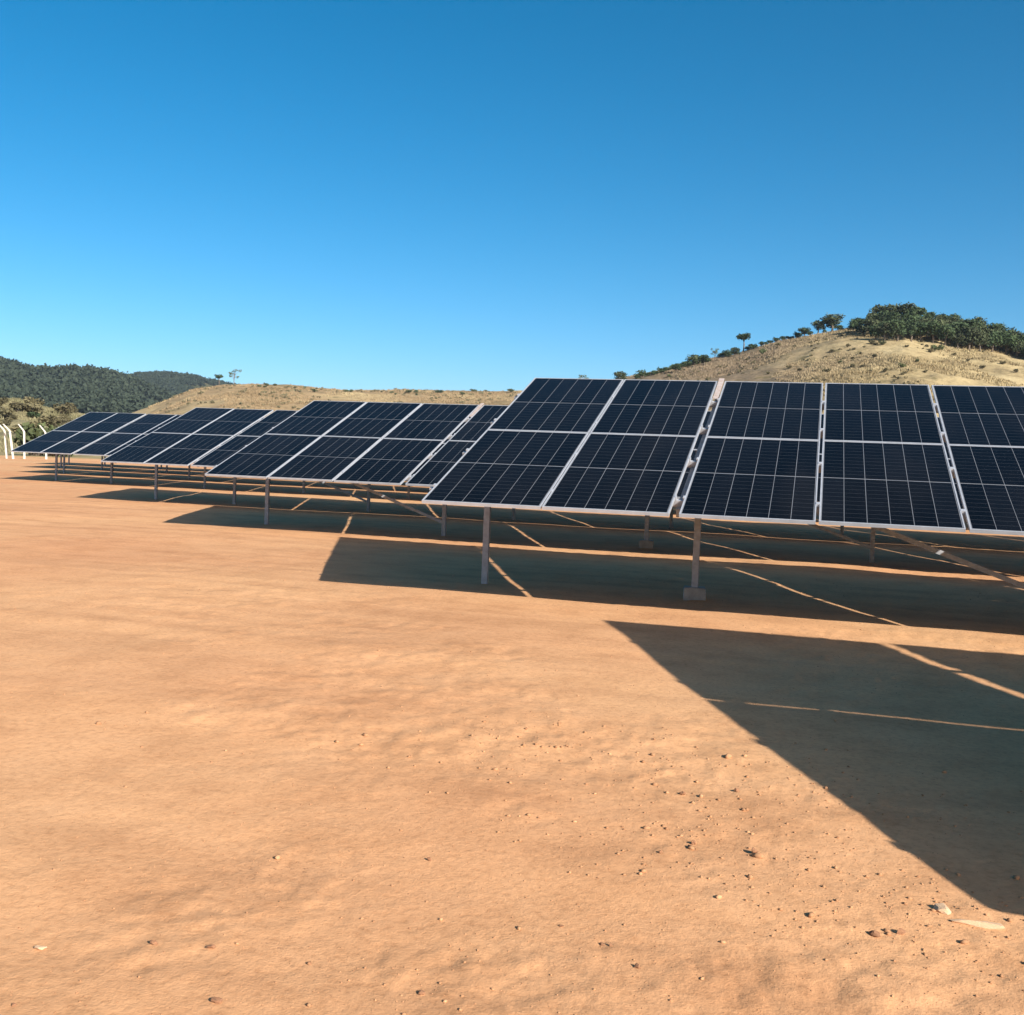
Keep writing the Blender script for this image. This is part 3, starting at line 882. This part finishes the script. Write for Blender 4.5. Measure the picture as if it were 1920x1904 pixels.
for i, (x, y, sz) in enumerate([(290, 1759, .030), (395, 1766, .03), (407, 1867, .04), (805, 1598, .028), (1195, 1801, .025), (1238, 1588, .028), (1053, 1722, .02), (25, 1872, .022), (1690, 1742, .04), (1640, 1746, .04), (790, 1848, .03), (1130, 1757, .02), (1145, 1760, .02), (1382, 1475, .035), (1280, 1480, .035), (1415, 1590, .05), (1300, 1570, .035)]):
    stone('earth_clod', x, y, sz * .75, random.uniform(1.0, 1.6), random.uniform(1.0, 1.3), M['clod'], LC, 'clod', 20 + i, random.uniform(-.5, .5), 'loose clods of earth')

def crumbs():
    g = np.random.default_rng(77)
    ico = lump_mesh('tmp', M['crumb'], 2, 1)
    bv = np.array([v.co[:] for v in ico.vertices]); bf = np.array([p.vertices[:] for p in ico.polygons])
    pts = []
    for (px, py, sp, n, s) in [(995, 1385, .35, 120, .018), (1340, 1450, .45, 130, .018), (1300, 1570, .35, 150, .015), (1420, 1580, .3, 120, .016), (1660, 1740, .25, 130, .012), (1135, 1760, .10, 30, .009), (790, 1850, .10, 40, .009), (1850, 1800, .3, 120, .011), (1560, 1480, .4, 80, .016), (1150, 1410, .4, 60, .016), (880, 1780, .2, 50, .009), (1000, 1860, .25, 70, .009), (560, 1640, .4, 40, .012), (1450, 1700, .5, 60, .012), (700, 1400, .7, 50, .018), (1790, 1690, .15, 60, .012)]:
        c = ground_at(px, py)
        k = g.normal(size=(n, 2)) * sp
        for dx, dy in k: pts.append((c.x + dx * 1.3, c.y + dy, s * .30 * g.lognormal(0, .55)))
    for _ in range(24000):                   # thin scatter over the whole plot
        rr = 2.2 * (16 / 2.2) ** g.uniform(); aa = g.uniform(R(-50), R(22))
        pts.append((rr * math.sin(aa), rr * math.cos(aa), .0014 * g.lognormal(0, .45) * (rr / 4) ** .6))
    pts = np.array(pts)
    z = gz(pts[:, 0], pts[:, 1])
    th = g.uniform(0, 6.28, len(pts))
    c_, s_ = np.cos(th)[:, None], np.sin(th)[:, None]
    sc = pts[:, 2][:, None]
    ex = g.uniform(.8, 1.7, len(pts))[:, None]
    x = (bv[None, :, 0] * c_ * ex - bv[None, :, 1] * s_) * sc * 2 + pts[:, 0][:, None]
    y = (bv[None, :, 0] * s_ * ex + bv[None, :, 1] * c_) * sc * 2 + pts[:, 1][:, None]
    zz = bv[None, :, 2] * sc * 2 + z[:, None] + sc * .12
    V = np.stack([x, y, zz], -1).reshape(-1, 3)
    F = (bf[None] + (np.arange(len(pts)) * len(bv))[:, None, None]).reshape(-1, 3)
    bpy.data.meshes.remove(ico)
    o = link('soil_crumbs', np_mesh('soil_crumbs', V, F, M['crumb'], False))
    tag(o, 'scattered crumbs of reddish earth over the bare ground', 'soil crumbs', kind='stuff')
crumbs()

# ------------------------------------------------------------------ thin haze over the valley
mb = MB(); mb.box(-2900, 2900, -2900, 2900, -4, 190)
hm = bpy.data.materials.new('thin_haze'); hm.use_nodes = True
hn, hl = hm.node_tree.nodes, hm.node_tree.links
hn.remove(hn['Principled BSDF'])
pv = hn.new('ShaderNodeVolumePrincipled')
pv.inputs['Color'].default_value = (0.62, 0.80, 1.0, 1)
pv.inputs['Density'].default_value = 0.00006
pv.inputs['Anisotropy'].default_value = 0.0
hl.new(pv.outputs['Volume'], hn['Material Output'].inputs['Volume'])
hz = link('haze', mb.mesh('haze', hm))
tag(hz, kind='stuff')
